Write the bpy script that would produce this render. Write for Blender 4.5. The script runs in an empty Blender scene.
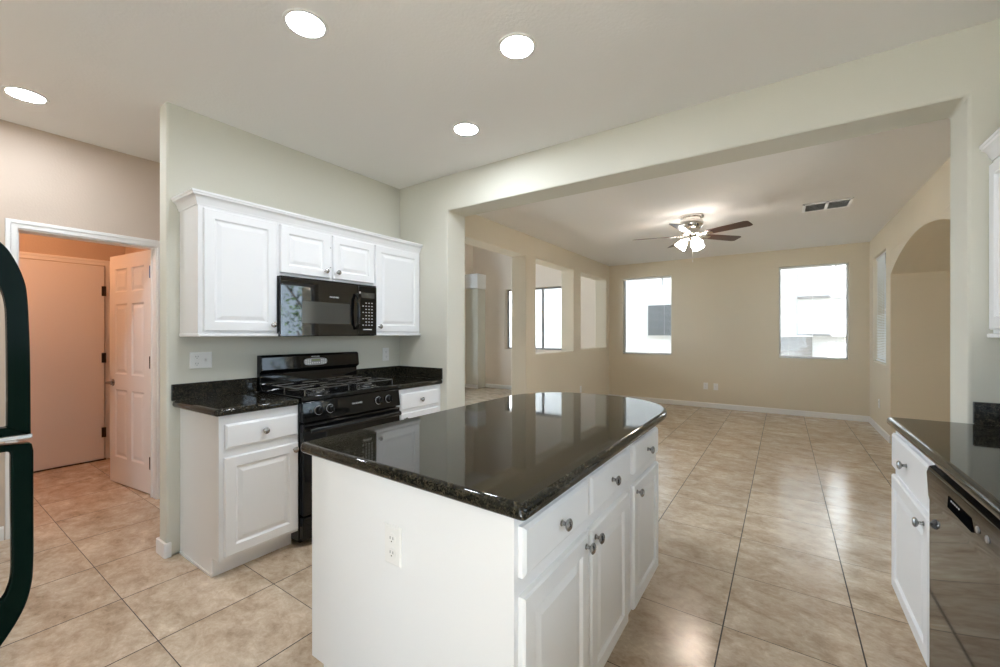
import bpy, bmesh, math, random
from mathutils import Vector, Matrix
random.seed(7)
C = bpy.context.scene.collection
PI = math.pi
# ------------------------------------------------------------------ camera
cam_d = bpy.data.cameras.new('camera'); cam = bpy.data.objects.new('camera', cam_d); C.objects.link(cam)
cam_d.sensor_width = 36; cam_d.lens = 36 * 415 / 1000; cam_d.clip_start = 0.02; cam_d.clip_end = 200
YAW = math.atan2(283, 415)
cam.location = (0, 0, 1.29); cam.rotation_euler = (PI / 2, 0, YAW)
bpy.context.scene.camera = cam
# ------------------------------------------------------------------ world, sun, exposure
W = bpy.data.worlds.new('world'); bpy.context.scene.world = W; W.use_nodes = True
bg = W.node_tree.nodes['Background']; bg.inputs[0].default_value = (0.87, 0.93, 1.0, 1); bg.inputs[1].default_value = 3.4
sun_d = bpy.data.lights.new('sun', 'SUN'); sun_d.energy = 26.0; sun_d.angle = math.radians(1.5); sun_d.color = (1, 0.97, 0.94)
sun = bpy.data.objects.new('sun', sun_d); C.objects.link(sun)
sun.rotation_euler = Vector((-0.10, 0.81, -0.57)).to_track_quat('-Z', 'Y').to_euler()
vs = bpy.context.scene.view_settings
vs.view_transform = 'Standard'; vs.look = 'None'; vs.gamma = 1; vs.use_curve_mapping = False
vs.exposure = 0.90
vs.use_white_balance = True; vs.white_balance_temperature = 5750; vs.white_balance_tint = 7
cy = bpy.context.scene.cycles
cy.use_denoising = True; cy.max_bounces = 12; cy.diffuse_bounces = 7; cy.glossy_bounces = 4
cy.sample_clamp_indirect = 8; cy.caustics_reflective = False; cy.caustics_refractive = False
CAN_POWER = 105.0      # emission of the recessed lamps
FAN_POWER = 60.0
def portal(name, loc, rot, sx, sy):
    d = bpy.data.lights.new(name, 'AREA'); d.shape = 'RECTANGLE'; d.size = sx; d.size_y = sy; d.cycles.is_portal = True
    o = bpy.data.objects.new(name, d); C.objects.link(o); o.location = loc; o.rotation_euler = rot

# ------------------------------------------------------------------ materials
def new_mat(name):
    m = bpy.data.materials.new(name); m.use_nodes = True
    return m, m.node_tree, m.node_tree.nodes['Principled BSDF']
def mat(name, col, rough=0.5, metal=0.0, spec=0.5, coat=0.0, bump=0.0, bscale=60.0, var=0.0, vscale=3.0, crough=0.03):
    m, nt, b = new_mat(name)
    b.inputs['Base Color'].default_value = (*col, 1); b.inputs['Roughness'].default_value = rough
    b.inputs['Metallic'].default_value = metal; b.inputs['Specular IOR Level'].default_value = spec
    b.inputs['Coat Weight'].default_value = coat; b.inputs['Coat Roughness'].default_value = crough
    if bump or var:
        tc = nt.nodes.new('ShaderNodeNewGeometry')
        if var:
            n = nt.nodes.new('ShaderNodeTexNoise'); n.inputs['Scale'].default_value = vscale; n.inputs['Detail'].default_value = 3
            nt.links.new(tc.outputs['Position'], n.inputs['Vector'])
            mx = nt.nodes.new('ShaderNodeMix'); mx.data_type = 'RGBA'
            mx.inputs[6].default_value = (*[c * (1 - var) for c in col], 1); mx.inputs[7].default_value = (*[min(1, c * (1 + var)) for c in col], 1)
            nt.links.new(n.outputs['Fac'], mx.inputs[0]); nt.links.new(mx.outputs[2], b.inputs['Base Color'])
        if bump:
            n = nt.nodes.new('ShaderNodeTexNoise'); n.inputs['Scale'].default_value = bscale; n.inputs['Detail'].default_value = 2
            nt.links.new(tc.outputs['Position'], n.inputs['Vector'])
            bp = nt.nodes.new('ShaderNodeBump'); bp.inputs['Strength'].default_value = bump; bp.inputs['Distance'].default_value = 0.003
            nt.links.new(n.outputs['Fac'], bp.inputs['Height']); nt.links.new(bp.outputs[0], b.inputs['Normal'])
    return m
def emit(name, col, s):
    m, nt, b = new_mat(name)
    b.inputs['Base Color'].default_value = (*col, 1); b.inputs['Emission Color'].default_value = (*col, 1); b.inputs['Emission Strength'].default_value = s
    return m
M = {}
M['kitchen_paint'] = mat('kitchen_paint', (0.625, 0.61, 0.53), 0.75, bump=0.25, bscale=90, var=0.015)
M['living_lit_paint'] = mat('living_lit_paint', (0.68, 0.61, 0.475), 0.75, bump=0.25, bscale=90, var=0.015)  # same paint as the kitchen, with the warm room light put into its colour
M['hall_shaded_paint'] = mat('hall_shaded_paint', (0.55, 0.455, 0.37), 0.75, bump=0.25, bscale=90, var=0.015)  # same paint darkened and tanned for dim light and warm laundry spill
M['dining_lit_paint'] = mat('dining_lit_paint', (0.78, 0.69, 0.59), 0.75, bump=0.25, bscale=90, var=0.015)  # same paint lightened to stand in for the room's brighter daylight
M['ceiling_paint'] = mat('ceiling_paint', (0.82, 0.81, 0.795), 0.85, bump=0.35, bscale=70)
M['niche_shade_tone'] = mat('niche_shade_tone', (0.42, 0.31, 0.18), 0.75, bump=0.25, bscale=90)  # unused dark copy of the wall paint, carrying the niche's shade in its colour
M['vent_white'] = mat('vent_white', (0.92, 0.92, 0.91), 0.4)
M['trim_white'] = mat('trim_white', (0.78, 0.77, 0.75), 0.4)
M['cab_white'] = mat('cabinet_white', (0.80, 0.80, 0.805), 0.33)
M['door_white'] = mat('door_white', (0.74, 0.72, 0.70), 0.4)
M['black_gloss'] = mat('black_gloss', (0.004, 0.004, 0.004), 0.05, spec=0.4)
M['mirror_black'] = mat('mirror_black', (0.003, 0.003, 0.003), 0.03, spec=0.6, coat=0.6)
M['black_enamel'] = mat('black_enamel', (0.009, 0.009, 0.009), 0.18, spec=0.4)
M['fridge_black'] = mat('fridge_black', (0.003, 0.008, 0.006), 0.12, spec=0.03)
M['cast_iron'] = mat('cast_iron', (0.03, 0.03, 0.03), 0.16, spec=1.0, coat=0.8)
M['dark_glass'] = mat('dark_glass', (0.05, 0.05, 0.045), 0.08, spec=0.7)
M['dw_front'] = mat('dishwasher_black', (0.009, 0.008, 0.007), 0.04, spec=0.55, coat=0.0)
M['chrome'] = mat('chrome', (0.75, 0.72, 0.68), 0.12, metal=1)
M['nickel'] = mat('brushed_nickel', (0.36, 0.35, 0.34), 0.25, metal=1)
M['steel'] = mat('steel_trim', (0.55, 0.55, 0.54), 0.3, metal=1)
M['bronze'] = mat('dark_bronze', (0.05, 0.035, 0.025), 0.4, metal=0.7)
M['hinge_blue'] = mat('blue_hinge', (0.06, 0.12, 0.28), 0.5)  # bluish tone of the upper hinge
M['plate'] = mat('switch_plate', (0.80, 0.79, 0.77), 0.35)
M['slot'] = mat('slot_dark', (0.05, 0.05, 0.05), 0.6)
M['walnut'] = mat('walnut_blade', (0.055, 0.02, 0.012), 0.28, var=0.3, vscale=14, coat=0.4)
M['shade_black'] = mat('recess_shade', (0.004, 0.004, 0.004), 0.9, spec=0.0)  # flat black for the shade inside the vent duct and handle pocket
M['print_white'] = mat('print_white', (0.75, 0.75, 0.75), 0.5)
M['print_silver'] = mat('print_silver', (0.6, 0.6, 0.6), 0.3, metal=0.5)
M['display'] = mat('display_green', (0.20, 0.22, 0.10), 0.3)
M['panel_grey'] = mat('panel_grey', (0.30, 0.30, 0.30), 0.3, metal=0.6)
M['frame_alu'] = mat('window_aluminium', (0.32, 0.31, 0.30), 0.4, metal=0.3)
M['frame_white'] = mat('window_vinyl', (0.75, 0.74, 0.72), 0.4)
M['blind'] = mat('blind_white', (0.85, 0.85, 0.83), 0.5)
M['stucco'] = mat('stucco', (0.62, 0.60, 0.57), 0.9, bump=0.5, bscale=40, var=0.05)
M['block'] = mat('garden_block', (0.22, 0.20, 0.185), 0.9, bump=0.5, bscale=30, var=0.15)
M['ext_dark'] = mat('neighbour_pane', (0.09, 0.095, 0.10), 0.3)
M['gravel'] = mat('gravel', (0.50, 0.47, 0.42), 0.95, bump=1, bscale=30, var=0.3, vscale=25)
M['concrete'] = mat('bounce_concrete', (0.55, 0.52, 0.47), 0.9, var=0.08)
M['leaf'] = mat('leaf_green', (0.10, 0.16, 0.05), 0.5, var=0.3, vscale=9)
M['bark'] = mat('bark', (0.10, 0.07, 0.05), 0.9)
M['lamp_face'] = emit('lamp_face', (1.0, 0.98, 0.96), CAN_POWER)
M['warm_face'] = emit('warm_lamp_face', (1.0, 0.45, 0.20), 42.0)
M['shade_glow'] = emit('glass_shade_glow', (1.0, 0.84, 0.68), 22.0)

def glass_mat():
    m = bpy.data.materials.new('window_glass'); m.use_nodes = True; nt = m.node_tree; nt.nodes.clear()
    out = nt.nodes.new('ShaderNodeOutputMaterial'); tr = nt.nodes.new('ShaderNodeBsdfTransparent'); gl = nt.nodes.new('ShaderNodeBsdfGlossy')
    tr.inputs[0].default_value = (0.93, 0.95, 0.95, 1); gl.inputs['Roughness'].default_value = 0.02
    fr = nt.nodes.new('ShaderNodeFresnel'); fr.inputs[0].default_value = 1.45; mx = nt.nodes.new('ShaderNodeMixShader')
    nt.links.new(fr.outputs[0], mx.inputs[0]); nt.links.new(tr.outputs[0], mx.inputs[1]); nt.links.new(gl.outputs[0], mx.inputs[2]); nt.links.new(mx.outputs[0], out.inputs[0])
    return m
M['glass'] = glass_mat()

def granite():
    m, nt, b = new_mat('black_granite')
    g = nt.nodes.new('ShaderNodeNewGeometry')
    v = nt.nodes.new('ShaderNodeTexVoronoi'); v.inputs['Scale'].default_value = 260; nt.links.new(g.outputs['Position'], v.inputs['Vector'])
    n = nt.nodes.new('ShaderNodeTexNoise'); n.inputs['Scale'].default_value = 70; n.inputs['Detail'].default_value = 6; nt.links.new(g.outputs['Position'], n.inputs['Vector'])
    mul = nt.nodes.new('ShaderNodeMath'); mul.operation = 'MULTIPLY'
    nt.links.new(v.outputs['Color'], mul.inputs[0]); nt.links.new(n.outputs['Fac'], mul.inputs[1])
    r = nt.nodes.new('ShaderNodeValToRGB'); e = r.color_ramp.elements
    e[0].position = 0.05; e[0].color = (0.008, 0.008, 0.006, 1); e[1].position = 0.42; e[1].color = (0.055, 0.046, 0.030, 1)
    k = e.new(0.28); k.color = (0.014, 0.013, 0.009, 1)
    nt.links.new(mul.outputs[0], r.inputs[0]); nt.links.new(r.outputs[0], b.inputs['Base Color'])
    b.inputs['Roughness'].default_value = 0.045; b.inputs['Specular IOR Level'].default_value = 0.33
    return m
M['granite'] = granite()

TX, TY, X0, Y0 = 0.487, 0.4785, 0.268, 2.545
def tile():
    m, nt, b = new_mat('floor_tile'); N = nt.nodes; L = nt.links
    g = N.new('ShaderNodeNewGeometry'); s = N.new('ShaderNodeSeparateXYZ'); L.new(g.outputs['Position'], s.inputs[0])
    def mth(op, a, bb=None, c=None):
        n = N.new('ShaderNodeMath'); n.operation = op
        for i, x in enumerate((a, bb, c)):
            if x is None: continue
            if isinstance(x, (int, float)): n.inputs[i].default_value = x
            else: L.new(x, n.inputs[i])
        return n.outputs[0]
    u = mth('DIVIDE', mth('SUBTRACT', s.outputs[0], X0), TX); v = mth('DIVIDE', mth('SUBTRACT', s.outputs[1], Y0), TY)
    du = mth('MULTIPLY', mth('PINGPONG', u, 0.5), TX); dv = mth('MULTIPLY', mth('PINGPONG', v, 0.5), TY)
    gx = mth('LESS_THAN', du, 0.0028); gy = mth('LESS_THAN', dv, 0.0017)
    gr = mth('MAXIMUM', gx, gy)
    iu = mth('FLOOR', u); iv = mth('FLOOR', v)
    cmb = N.new('ShaderNodeCombineXYZ'); L.new(iu, cmb.inputs[0]); L.new(iv, cmb.inputs[1])
    wn = N.new('ShaderNodeTexWhiteNoise'); wn.noise_dimensions = '3D'; L.new(cmb.outputs[0], wn.inputs[0])
    off = N.new('ShaderNodeVectorMath'); off.operation = 'SCALE'; L.new(wn.outputs['Color'], off.inputs[0]); off.inputs[3].default_value = 13
    ad = N.new('ShaderNodeVectorMath'); ad.operation = 'ADD'; L.new(g.outputs['Position'], ad.inputs[0]); L.new(off.outputs[0], ad.inputs[1])
    mp = N.new('ShaderNodeMapping'); mp.inputs['Rotation'].default_value = (0, 0, 0.35); mp.inputs['Scale'].default_value = (1.0, 1.35, 1); L.new(ad.outputs[0], mp.inputs[0])
    n1 = N.new('ShaderNodeTexNoise'); n1.inputs['Scale'].default_value = 5.5; n1.inputs['Detail'].default_value = 9; n1.inputs['Roughness'].default_value = 0.70; n1.inputs['Distortion'].default_value = 0.35
    L.new(mp.outputs[0], n1.inputs['Vector'])
    n2 = N.new('ShaderNodeTexNoise'); n2.inputs['Scale'].default_value = 26; n2.inputs['Detail'].default_value = 8; n2.inputs['Roughness'].default_value = 0.7; n2.inputs['Distortion'].default_value = 0.8
    L.new(mp.outputs[0], n2.inputs['Vector'])
    mixf = mth('ADD', mth('MULTIPLY', n1.outputs['Fac'], 0.68), mth('MULTIPLY', n2.outputs['Fac'], 0.32))
    r = N.new('ShaderNodeValToRGB'); e = r.color_ramp.elements
    e[0].position = 0.34; e[0].color = (0.31, 0.23, 0.155, 1); e[1].position = 0.66; e[1].color = (0.76, 0.67, 0.53, 1)
    k = e.new(0.47); k.color = (0.50, 0.395, 0.285, 1); k = e.new(0.56); k.color = (0.60, 0.50, 0.38, 1)
    L.new(mixf, r.inputs[0])
    br = N.new('ShaderNodeHueSaturation'); L.new(r.outputs[0], br.inputs['Color'])
    L.new(mth('ADD', mth('MULTIPLY', wn.outputs['Value'], 0.12), 0.94), br.inputs['Value'])
    mx = N.new('ShaderNodeMix'); mx.data_type = 'RGBA'; L.new(gr, mx.inputs[0]); L.new(br.outputs[0], mx.inputs[6]); mx.inputs[7].default_value = (0.035, 0.025, 0.018, 1)
    L.new(mx.outputs[2], b.inputs['Base Color'])
    L.new(mth('ADD', mth('MULTIPLY', gr, 0.5), 0.19), b.inputs['Roughness'])
    b.inputs['Specular IOR Level'].default_value = 0.55
    hh = mth('SUBTRACT', mth('MULTIPLY', n2.outputs['Fac'], 0.12), gr)
    bp = N.new('ShaderNodeBump'); bp.inputs['Strength'].default_value = 0.35; bp.inputs['Distance'].default_value = 0.002
    L.new(hh, bp.inputs['Height']); L.new(bp.outputs[0], b.inputs['Normal'])
    return m
M['tile'] = tile()

# ------------------------------------------------------------------ mesh helpers
def link(name, bm, m, parent=None, smooth=False, bevel=0.0, seg=2, angle=40):
    bm.normal_update()
    me = bpy.data.meshes.new(name); bm.to_mesh(me); bm.free()
    for x in (m if isinstance(m, (list, tuple)) else [m]): me.materials.append(x)
    o = bpy.data.objects.new(name, me); C.objects.link(o)
    if parent: o.parent = parent
    if bevel:
        b = o.modifiers.new('edge', 'BEVEL'); b.width = bevel; b.segments = seg; b.limit_method = 'ANGLE'; b.angle_limit = math.radians(30); b.harden_normals = False
    if smooth or bevel:
        for p in me.polygons: p.use_smooth = True
        try: me.set_sharp_from_angle(angle=math.radians(angle))
        except Exception: pass
    return o
def B(): return bmesh.new()
def box(bm, x0, x1, y0, y1, z0, z1):
    v = [bm.verts.new((x, y, z)) for z in (z0, z1) for x, y in ((x0, y0), (x1, y0), (x1, y1), (x0, y1))]
    for f in ((3, 2, 1, 0), (4, 5, 6, 7), (0, 1, 5, 4), (1, 2, 6, 5), (2, 3, 7, 6), (3, 0, 4, 7)): bm.faces.new([v[i] for i in f])
    return v
def prism(bm, pts, axis, a0, a1):
    """extrude the 2d polygon along an axis; pts are the other two coordinates in xyz order"""
    def mk(p, a): return {'x': (a, p[0], p[1]), 'y': (p[0], a, p[1]), 'z': (p[0], p[1], a)}[axis]
    A = [bm.verts.new(mk(p, a0)) for p in pts]; Bv = [bm.verts.new(mk(p, a1)) for p in pts]; n = len(pts)
    bm.faces.new(A[::-1]); bm.faces.new(Bv)
    for i in range(n): bm.faces.new((A[i], A[(i + 1) % n], Bv[(i + 1) % n], Bv[i]))
    bmesh.ops.recalc_face_normals(bm, faces=bm.faces)
def frame_of(d):
    d = Vector(d).normalized(); a = Vector((0, 0, 1)) if abs(d.z) < 0.9 else Vector((1, 0, 0))
    u = d.cross(a).normalized(); return d, u, d.cross(u).normalized()
def lathe(bm, prof, base, axis=(0, 0, 1), n=20):
    """prof: (radius, distance along axis)"""
    d, u, w = frame_of(axis); base = Vector(base); rings = []
    for r, h in prof:
        c = base + d * h
        rings.append([bm.verts.new(c + (u * math.cos(2 * PI * i / n) + w * math.sin(2 * PI * i / n)) * max(r, 1e-5)) for i in range(n)])
    for a, b in zip(rings, rings[1:]):
        for i in range(n): bm.faces.new((a[i], a[(i + 1) % n], b[(i + 1) % n], b[i]))
    if prof[0][0] > 1e-4: bm.faces.new(rings[0][::-1])
    if prof[-1][0] > 1e-4: bm.faces.new(rings[-1])
    bmesh.ops.recalc_face_normals(bm, faces=bm.faces)
def cyl(bm, p0, p1, r, n=14, r1=None):
    p0, p1 = Vector(p0), Vector(p1); lathe(bm, [(r, 0), (r if r1 is None else r1, (p1 - p0).length)], p0, p1 - p0, n)
def tube(bm, pts, r, n=8):
    pts = [Vector(p) for p in pts]; rings = []
    for i, p in enumerate(pts):
        d = (pts[min(i + 1, len(pts) - 1)] - pts[max(i - 1, 0)]); d, u, w = frame_of(d)
        rings.append([bm.verts.new(p + (u * math.cos(2 * PI * k / n) + w * math.sin(2 * PI * k / n)) * r) for k in range(n)])
    for a, b in zip(rings, rings[1:]):
        for k in range(n): bm.faces.new((a[k], a[(k + 1) % n], b[(k + 1) % n], b[k]))
    bm.faces.new(rings[0][::-1]); bm.faces.new(rings[-1])
    bmesh.ops.recalc_face_normals(bm, faces=bm.faces)
def empty(name, loc=(0, 0, 0), rz=0.0):
    o = bpy.data.objects.new(name, None); C.objects.link(o); o.location = loc; o.rotation_euler = (0, 0, rz); o.empty_display_size = 0.05; return o
def tag(o, label, cat, group=None, kind=None):
    o['label'] = label; o['category'] = cat
    if group: o['group'] = group
    if kind: o['kind'] = kind
    return o
def struct(o): o['kind'] = 'structure'; return o
def copy_tree(o, parent=None):
    c = o.copy(); C.objects.link(c); c.parent = parent
    for ch in [x for x in bpy.data.objects if x.parent == o]: copy_tree(ch, c)
    return c
def text(name, s, size, m, parent, loc, rot, depth=0.0006):
    cu = bpy.data.curves.new(name, 'FONT'); cu.body = s; cu.size = size; cu.extrude = depth; cu.align_x = 'CENTER'; cu.align_y = 'CENTER'
    t = bpy.data.objects.new('t', cu); C.objects.link(t)
    me = bpy.data.meshes.new_from_object(t.evaluated_get(bpy.context.evaluated_depsgraph_get())); bpy.data.objects.remove(t)
    me.materials.clear(); me.materials.append(m)
    o = bpy.data.objects.new(name, me); C.objects.link(o); o.parent = parent; o.location = loc; o.rotation_euler = rot
    return o

def wall(name, axis, a0, a1, u0, u1, z0, z1, holes, m, bevel=0.012):
    """wall slab between a0 and a1 on `axis`, spanning u and z, with rectangular holes (u0,u1,z0,z1); one closed skin"""
    us = sorted({u0, u1, *[h[0] for h in holes], *[h[1] for h in holes]}); zs = sorted({z0, z1, *[h[2] for h in holes], *[h[3] for h in holes]})
    us = [u for u in us if u0 <= u <= u1]; zs = [z for z in zs if z0 <= z <= z1]
    full = {}
    for i in range(len(us) - 1):
        for j in range(len(zs) - 1):
            cu, cz = (us[i] + us[i + 1]) / 2, (zs[j] + zs[j + 1]) / 2
            full[i, j] = not any(h[0] < cu < h[1] and h[2] < cz < h[3] for h in holes)
    bm = B(); vc = {}
    def V(a, u, z):
        k = (a, u, z)
        if k not in vc: vc[k] = bm.verts.new((a, u, z) if axis == 'x' else (u, a, z))
        return vc[k]
    for (i, j), f in full.items():
        if not f: continue
        ua, ub, za, zb = us[i], us[i + 1], zs[j], zs[j + 1]
        for a in (a0, a1): bm.faces.new((V(a, ua, za), V(a, ub, za), V(a, ub, zb), V(a, ua, zb)))
        if not full.get((i - 1, j)): bm.faces.new((V(a0, ua, za), V(a1, ua, za), V(a1, ua, zb), V(a0, ua, zb)))
        if not full.get((i + 1, j)): bm.faces.new((V(a0, ub, za), V(a1, ub, za), V(a1, ub, zb), V(a0, ub, zb)))
        if not full.get((i, j - 1)): bm.faces.new((V(a0, ua, za), V(a1, ua, za), V(a1, ub, za), V(a0, ub, za)))
        if not full.get((i, j + 1)): bm.faces.new((V(a0, ua, zb), V(a1, ua, zb), V(a1, ub, zb), V(a0, ub, zb)))
    bmesh.ops.recalc_face_normals(bm, faces=bm.faces)
    bmesh.ops.dissolve_limit(bm, angle_limit=0.01, verts=bm.verts, edges=bm.edges)
    return struct(link(name, bm, m, bevel=bevel, seg=3))

# ------------------------------------------------------------------ dimensions
H = 2.625            # ceiling
XW = -2.93          # range wall
YB = 2.647          # beam wall, kitchen face
YB2 = 2.89
XR = 1.043          # right wall
XC = -2.85          # living room wall with openings
YF = 8.03           # far wall
ZC = 0.90           # counter top
# ------------------------------------------------------------------ floor and ceilings
bm = B(); box(bm, -7.2, 3.2, -3.4, 8.3, -0.12, 0.0); struct(link('floor', bm, M['tile']))
bm = B(); box(bm, -6.0, 3.2, -3.4, 8.3, H, H + 0.15)
# the dining room beyond the openings is open to a higher ceiling
bmesh.ops.delete(bm, geom=bm.verts[:], context='VERTS')
box(bm, -6.0, XC - 0.12, -3.4, 2.80, H, H + 0.15); box(bm, XC - 0.12, 3.2, -3.4, 8.3, H, H + 0.15)
struct(link('ceiling', bm, M['ceiling_paint']))
bm = B(); box(bm, -7.2, XC - 0.12, 2.6, 8.3, 3.9, 4.0); struct(link('ceiling_dining', bm, M['ceiling_paint']))
# ------------------------------------------------------------------ walls
KP, LP, HP, DP = M['kitchen_paint'], M['living_lit_paint'], M['hall_shaded_paint'], M['dining_lit_paint']
wall('wall_range', 'x', XW - 0.115, XW, 0.891, YB2 - 0.02, 0, H + 0.01, [], KP)
wall('wall_beam', 'y', YB, YB2, XW, XR, 0, H + 0.01, [(-2.345, 0.667, -1, 2.33)], KP)
wall('wall_opening', 'x', XC - 0.235, XC, YB2, YF + 0.05, 0, 3.9, [(3.2, 4.80, -1, 2.34), (5.07, 6.35, 1.0, 2.34), (6.63, 7.88, 1.02, 2.34)], LP)
wall('wall_far', 'y', YF, YF + 0.17, XC - 0.1, XR + 0.15, 0, H + 0.01, [(-2.585, -1.69, 0.895, 2.355), (-0.053, 0.812, 0.895, 2.355)], LP, bevel=0.008)
wall('wall_dining', 'y', 8.07, 8.24, -6.45, XC - 0.1, 0, 3.95, [(-5.37, -3.69, 0.93, 2.31)], DP, bevel=0.008)
wall('wall_dining_side', 'x', -6.45, -6.3, 2.6, 8.1, 0, 3.95, [(3.2, 7.6, 0.3, 3.6)], DP)
wall('wall_dining_back', 'y', 2.80, 2.9, -6.3, XW - 0.115, 0, 3.95, [(-4.0, -3.2, -1, 2.1)], HP)
# greenish partition with a pale bulkhead seen through the first opening
bm = B(); box(bm, -6.29, -5.92, 7.76, 8.06, 0, 2.35); struct(link('wall_alcove', bm, KP, bevel=0.01))
bm = B(); box(bm, -6.29, -5.90, 7.72, 8.06, 2.351, 2.70); struct(link('trim_1', bm, M['trim_white'], bevel=0.01))
# right wall: kitchen window over the sink, patio door, arched niche, narrow window
ARCH_Y0, ARCH_Y1, ARCH_S, ARCH_R = 4.05, 6.61, 1.985, 2.262
wall('wall_right', 'x', XR, XR + 0.17, -3.4, YF + 0.05, 0, H + 0.01,
     [(-0.5, 1.25, 1.08, 2.15), (2.95, 3.95, -1, 2.10), (ARCH_Y0, ARCH_Y1, -1, ARCH_R + 0.001), (6.87, 7.76, 0.90, 2.34)], [KP], bevel=0.008)
# give the living-room half of the right wall the tan tone that carries the warm light: separate wall slabs
o = bpy.data.objects['wall_right']; bpy.data.objects.remove(o)
wall('wall_right', 'x', XR, XR + 0.17, -3.4, YB, 0, H + 0.01, [(-0.5, 1.25, 1.08, 2.15)], KP, bevel=0.008)
wall('wall_right_living', 'x', XR, XR + 0.17, YB, YF + 0.05, 0, H + 0.01,
     [(2.95, 3.95, -1, 2.10), (ARCH_Y0, ARCH_Y1, -1, ARCH_R + 0.001), (6.87, 7.76, 0.90, 2.34)], LP, bevel=0)
# arch infill (segmental) and the vaulted niche behind it
ym = (ARCH_Y0 + ARCH_Y1) / 2; hw = (ARCH_Y1 - ARCH_Y0) / 2; sg = ARCH_R - ARCH_S; RR = (hw * hw + sg * sg) / (2 * sg)
arc = [(ym + RR * math.sin(a), ARCH_R - RR + RR * math.cos(a)) for a in [math.asin(hw / RR) * (k / 20 - 1) for k in range(41)]]
bm = B()
for (ya, za), (yb, zb) in zip(arc, arc[1:]):
    prism(bm, [(ya, za), (yb, zb), (yb, ARCH_R + 0.0), (ya, ARCH_R + 0.0)] if max(za, zb) < ARCH_R - 1e-5 else [(ya, za), (yb, zb), ((ya + yb) / 2, ARCH_R + 0.001)], 'x', XR + 0.001, XR + 0.169)
bmesh.ops.remove_doubles(bm, verts=bm.verts, dist=1e-5)
struct(link('wall_arch', bm, LP))
NP = M['living_lit_paint']
bm = B(); box(bm, XR + 0.17, 1.60, ARCH_Y1, ARCH_Y1 + 0.12, 0, 2.5); box(bm, XR + 0.17, 1.60, ARCH_Y0 - 0.03, ARCH_Y0, 0, 2.5); box(bm, 1.60, 1.66, ARCH_Y0 - 0.03, ARCH_Y1 + 0.12, 0, 2.5)
for (ya, za), (yb, zb) in zip(arc, arc[1:]):
    prism(bm, [(ya, za), (yb, zb), (yb, 2.5), (ya, 2.5)], 'x', XR + 0.17, 1.60)
struct(link('wall_niche', bm, NP))
# back of the kitchen with an unseen sliding glass door added for daylight, and the hallway side
wall('wall_back', 'y', -3.4, -3.23, -4.15, XR + 0.15, 0, H + 0.01, [(-1.9, 0.8, -1, 2.12)], KP, bevel=0.008)
wall('wall_hall', 'x', -4.15, -4.03, -3.4, 2.85, 0, H + 0.01, [(0.446, 1.170, -1, 1.965)], HP, bevel=0.004)
bm = B()
box(bm, -5.90, -5.78, -0.8, 1.52, 0, H); box(bm, -5.78, -4.15, 1.40, 1.52, 0, H); box(bm, -5.78, -4.15, -0.8, -0.68, 0, H)
struct(link('wall_laundry', bm, HP))
# floor part under the niche is in the slab; baseboards
def baseboard(name, x0, y0, x1, y1, side, h=0.085, t=0.013):
    """runs from (x0,y0) to (x1,y1); side is the direction the board projects to"""
    bm = B()
    if x0 == x1:
        prof = [(x0, 0), (x0 + side * t, 0), (x0 + side * t, h - 0.012), (x0 + side * t * 0.45, h), (x0, h)]
        prism(bm, prof, 'y', y0, y1)
    else:
        prof = [(y0, 0), (y0 + side * t, 0), (y0 + side * t, h - 0.012), (y0 + side * t * 0.45, h), (y0, h)]
        prism(bm, prof, 'x', x0, x1)
    return struct(link(name, bm, M['trim_white']))
baseboard('baseboard_far', XC, YF, XR, YF, -1)
baseboard('baseboard_right', XR, ARCH_Y1 + 0.0, XR, YF - 0.013, -1)
baseboard('baseboard_opening', XC, 4.80, XC, YF - 0.013, 1)
baseboard('baseboard_dining', -5.92, 8.07, XC - 0.235, 8.07, -1)
baseboard('baseboard_alcove', -6.3, 7.76, -5.92, 7.76, -1)
baseboard('baseboard_niche', XR + 0.17, ARCH_Y1, 1.60, ARCH_Y1, -1)
baseboard('baseboard_hall', -4.03, -3.2, -4.03, 0.396, 1)
baseboard('baseboard_laundry', -5.78, 1.40, -4.15, 1.40, -1)
# baseboard wrapping round the stub end of the range wall
bm = B(); t = 0.014
prism(bm, [(XW - 0.115 - t, 0.891 - t + 0.008), (XW - 0.115 - t + 0.008, 0.891 - t), (XW + t - 0.008, 0.891 - t), (XW + t, 0.891 - t + 0.008), (XW + t, 0.912), (XW, 0.912), (XW, 0.891), (XW - 0.115, 0.891), (XW - 0.115, 2.7), (XW - 0.115 - t, 2.7)], 'z', 0, 0.085)
struct(link('baseboard_range', bm, M['trim_white'], bevel=0.003))

# ------------------------------------------------------------------ door casings and doors
def casing(name, X, ya, yb, zt, w, side, t=0.016):
    bm = B(); a, b_ = (X, X + side * t) if side > 0 else (X + side * t, X)
    prism(bm, [(ya - w, 0), (ya, 0), (ya, zt), (yb, zt), (yb, 0), (yb + w, 0), (yb + w, zt + w), (ya - w, zt + w)], 'x', a, b_)
    prism(bm, [(ya - w, 0), (ya - w * 0.55, 0), (ya - w * 0.55, zt + w * 0.55), (yb + w * 0.55, zt + w * 0.55), (yb + w * 0.55, 0), (yb + w, 0), (yb + w, zt + w), (ya - w, zt + w)], 'x', b_ if side > 0 else a - 0.006, b_ + 0.006 if side > 0 else a)
    return struct(link(name, bm, M['trim_white'], bevel=0.003))
casing('trim_2', -4.03, 0.452, 1.164, 1.96, 0.052, 1)
bm = B()   # jamb lining of the hall doorway
box(bm, -4.149, -4.031, 0.4465, 0.458, 0, 1.964); box(bm, -4.149, -4.031, 1.158, 1.1695, 0, 1.964); box(bm, -4.149, -4.031, 0.458, 1.158, 1.952, 1.964)
box(bm, -4.115, -4.10, 0.458, 0.468, 0, 1.952); box(bm, -4.115, -4.10, 1.148, 1.158, 0, 1.952)
struct(link('trim_3', bm, M['trim_white']))

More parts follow.
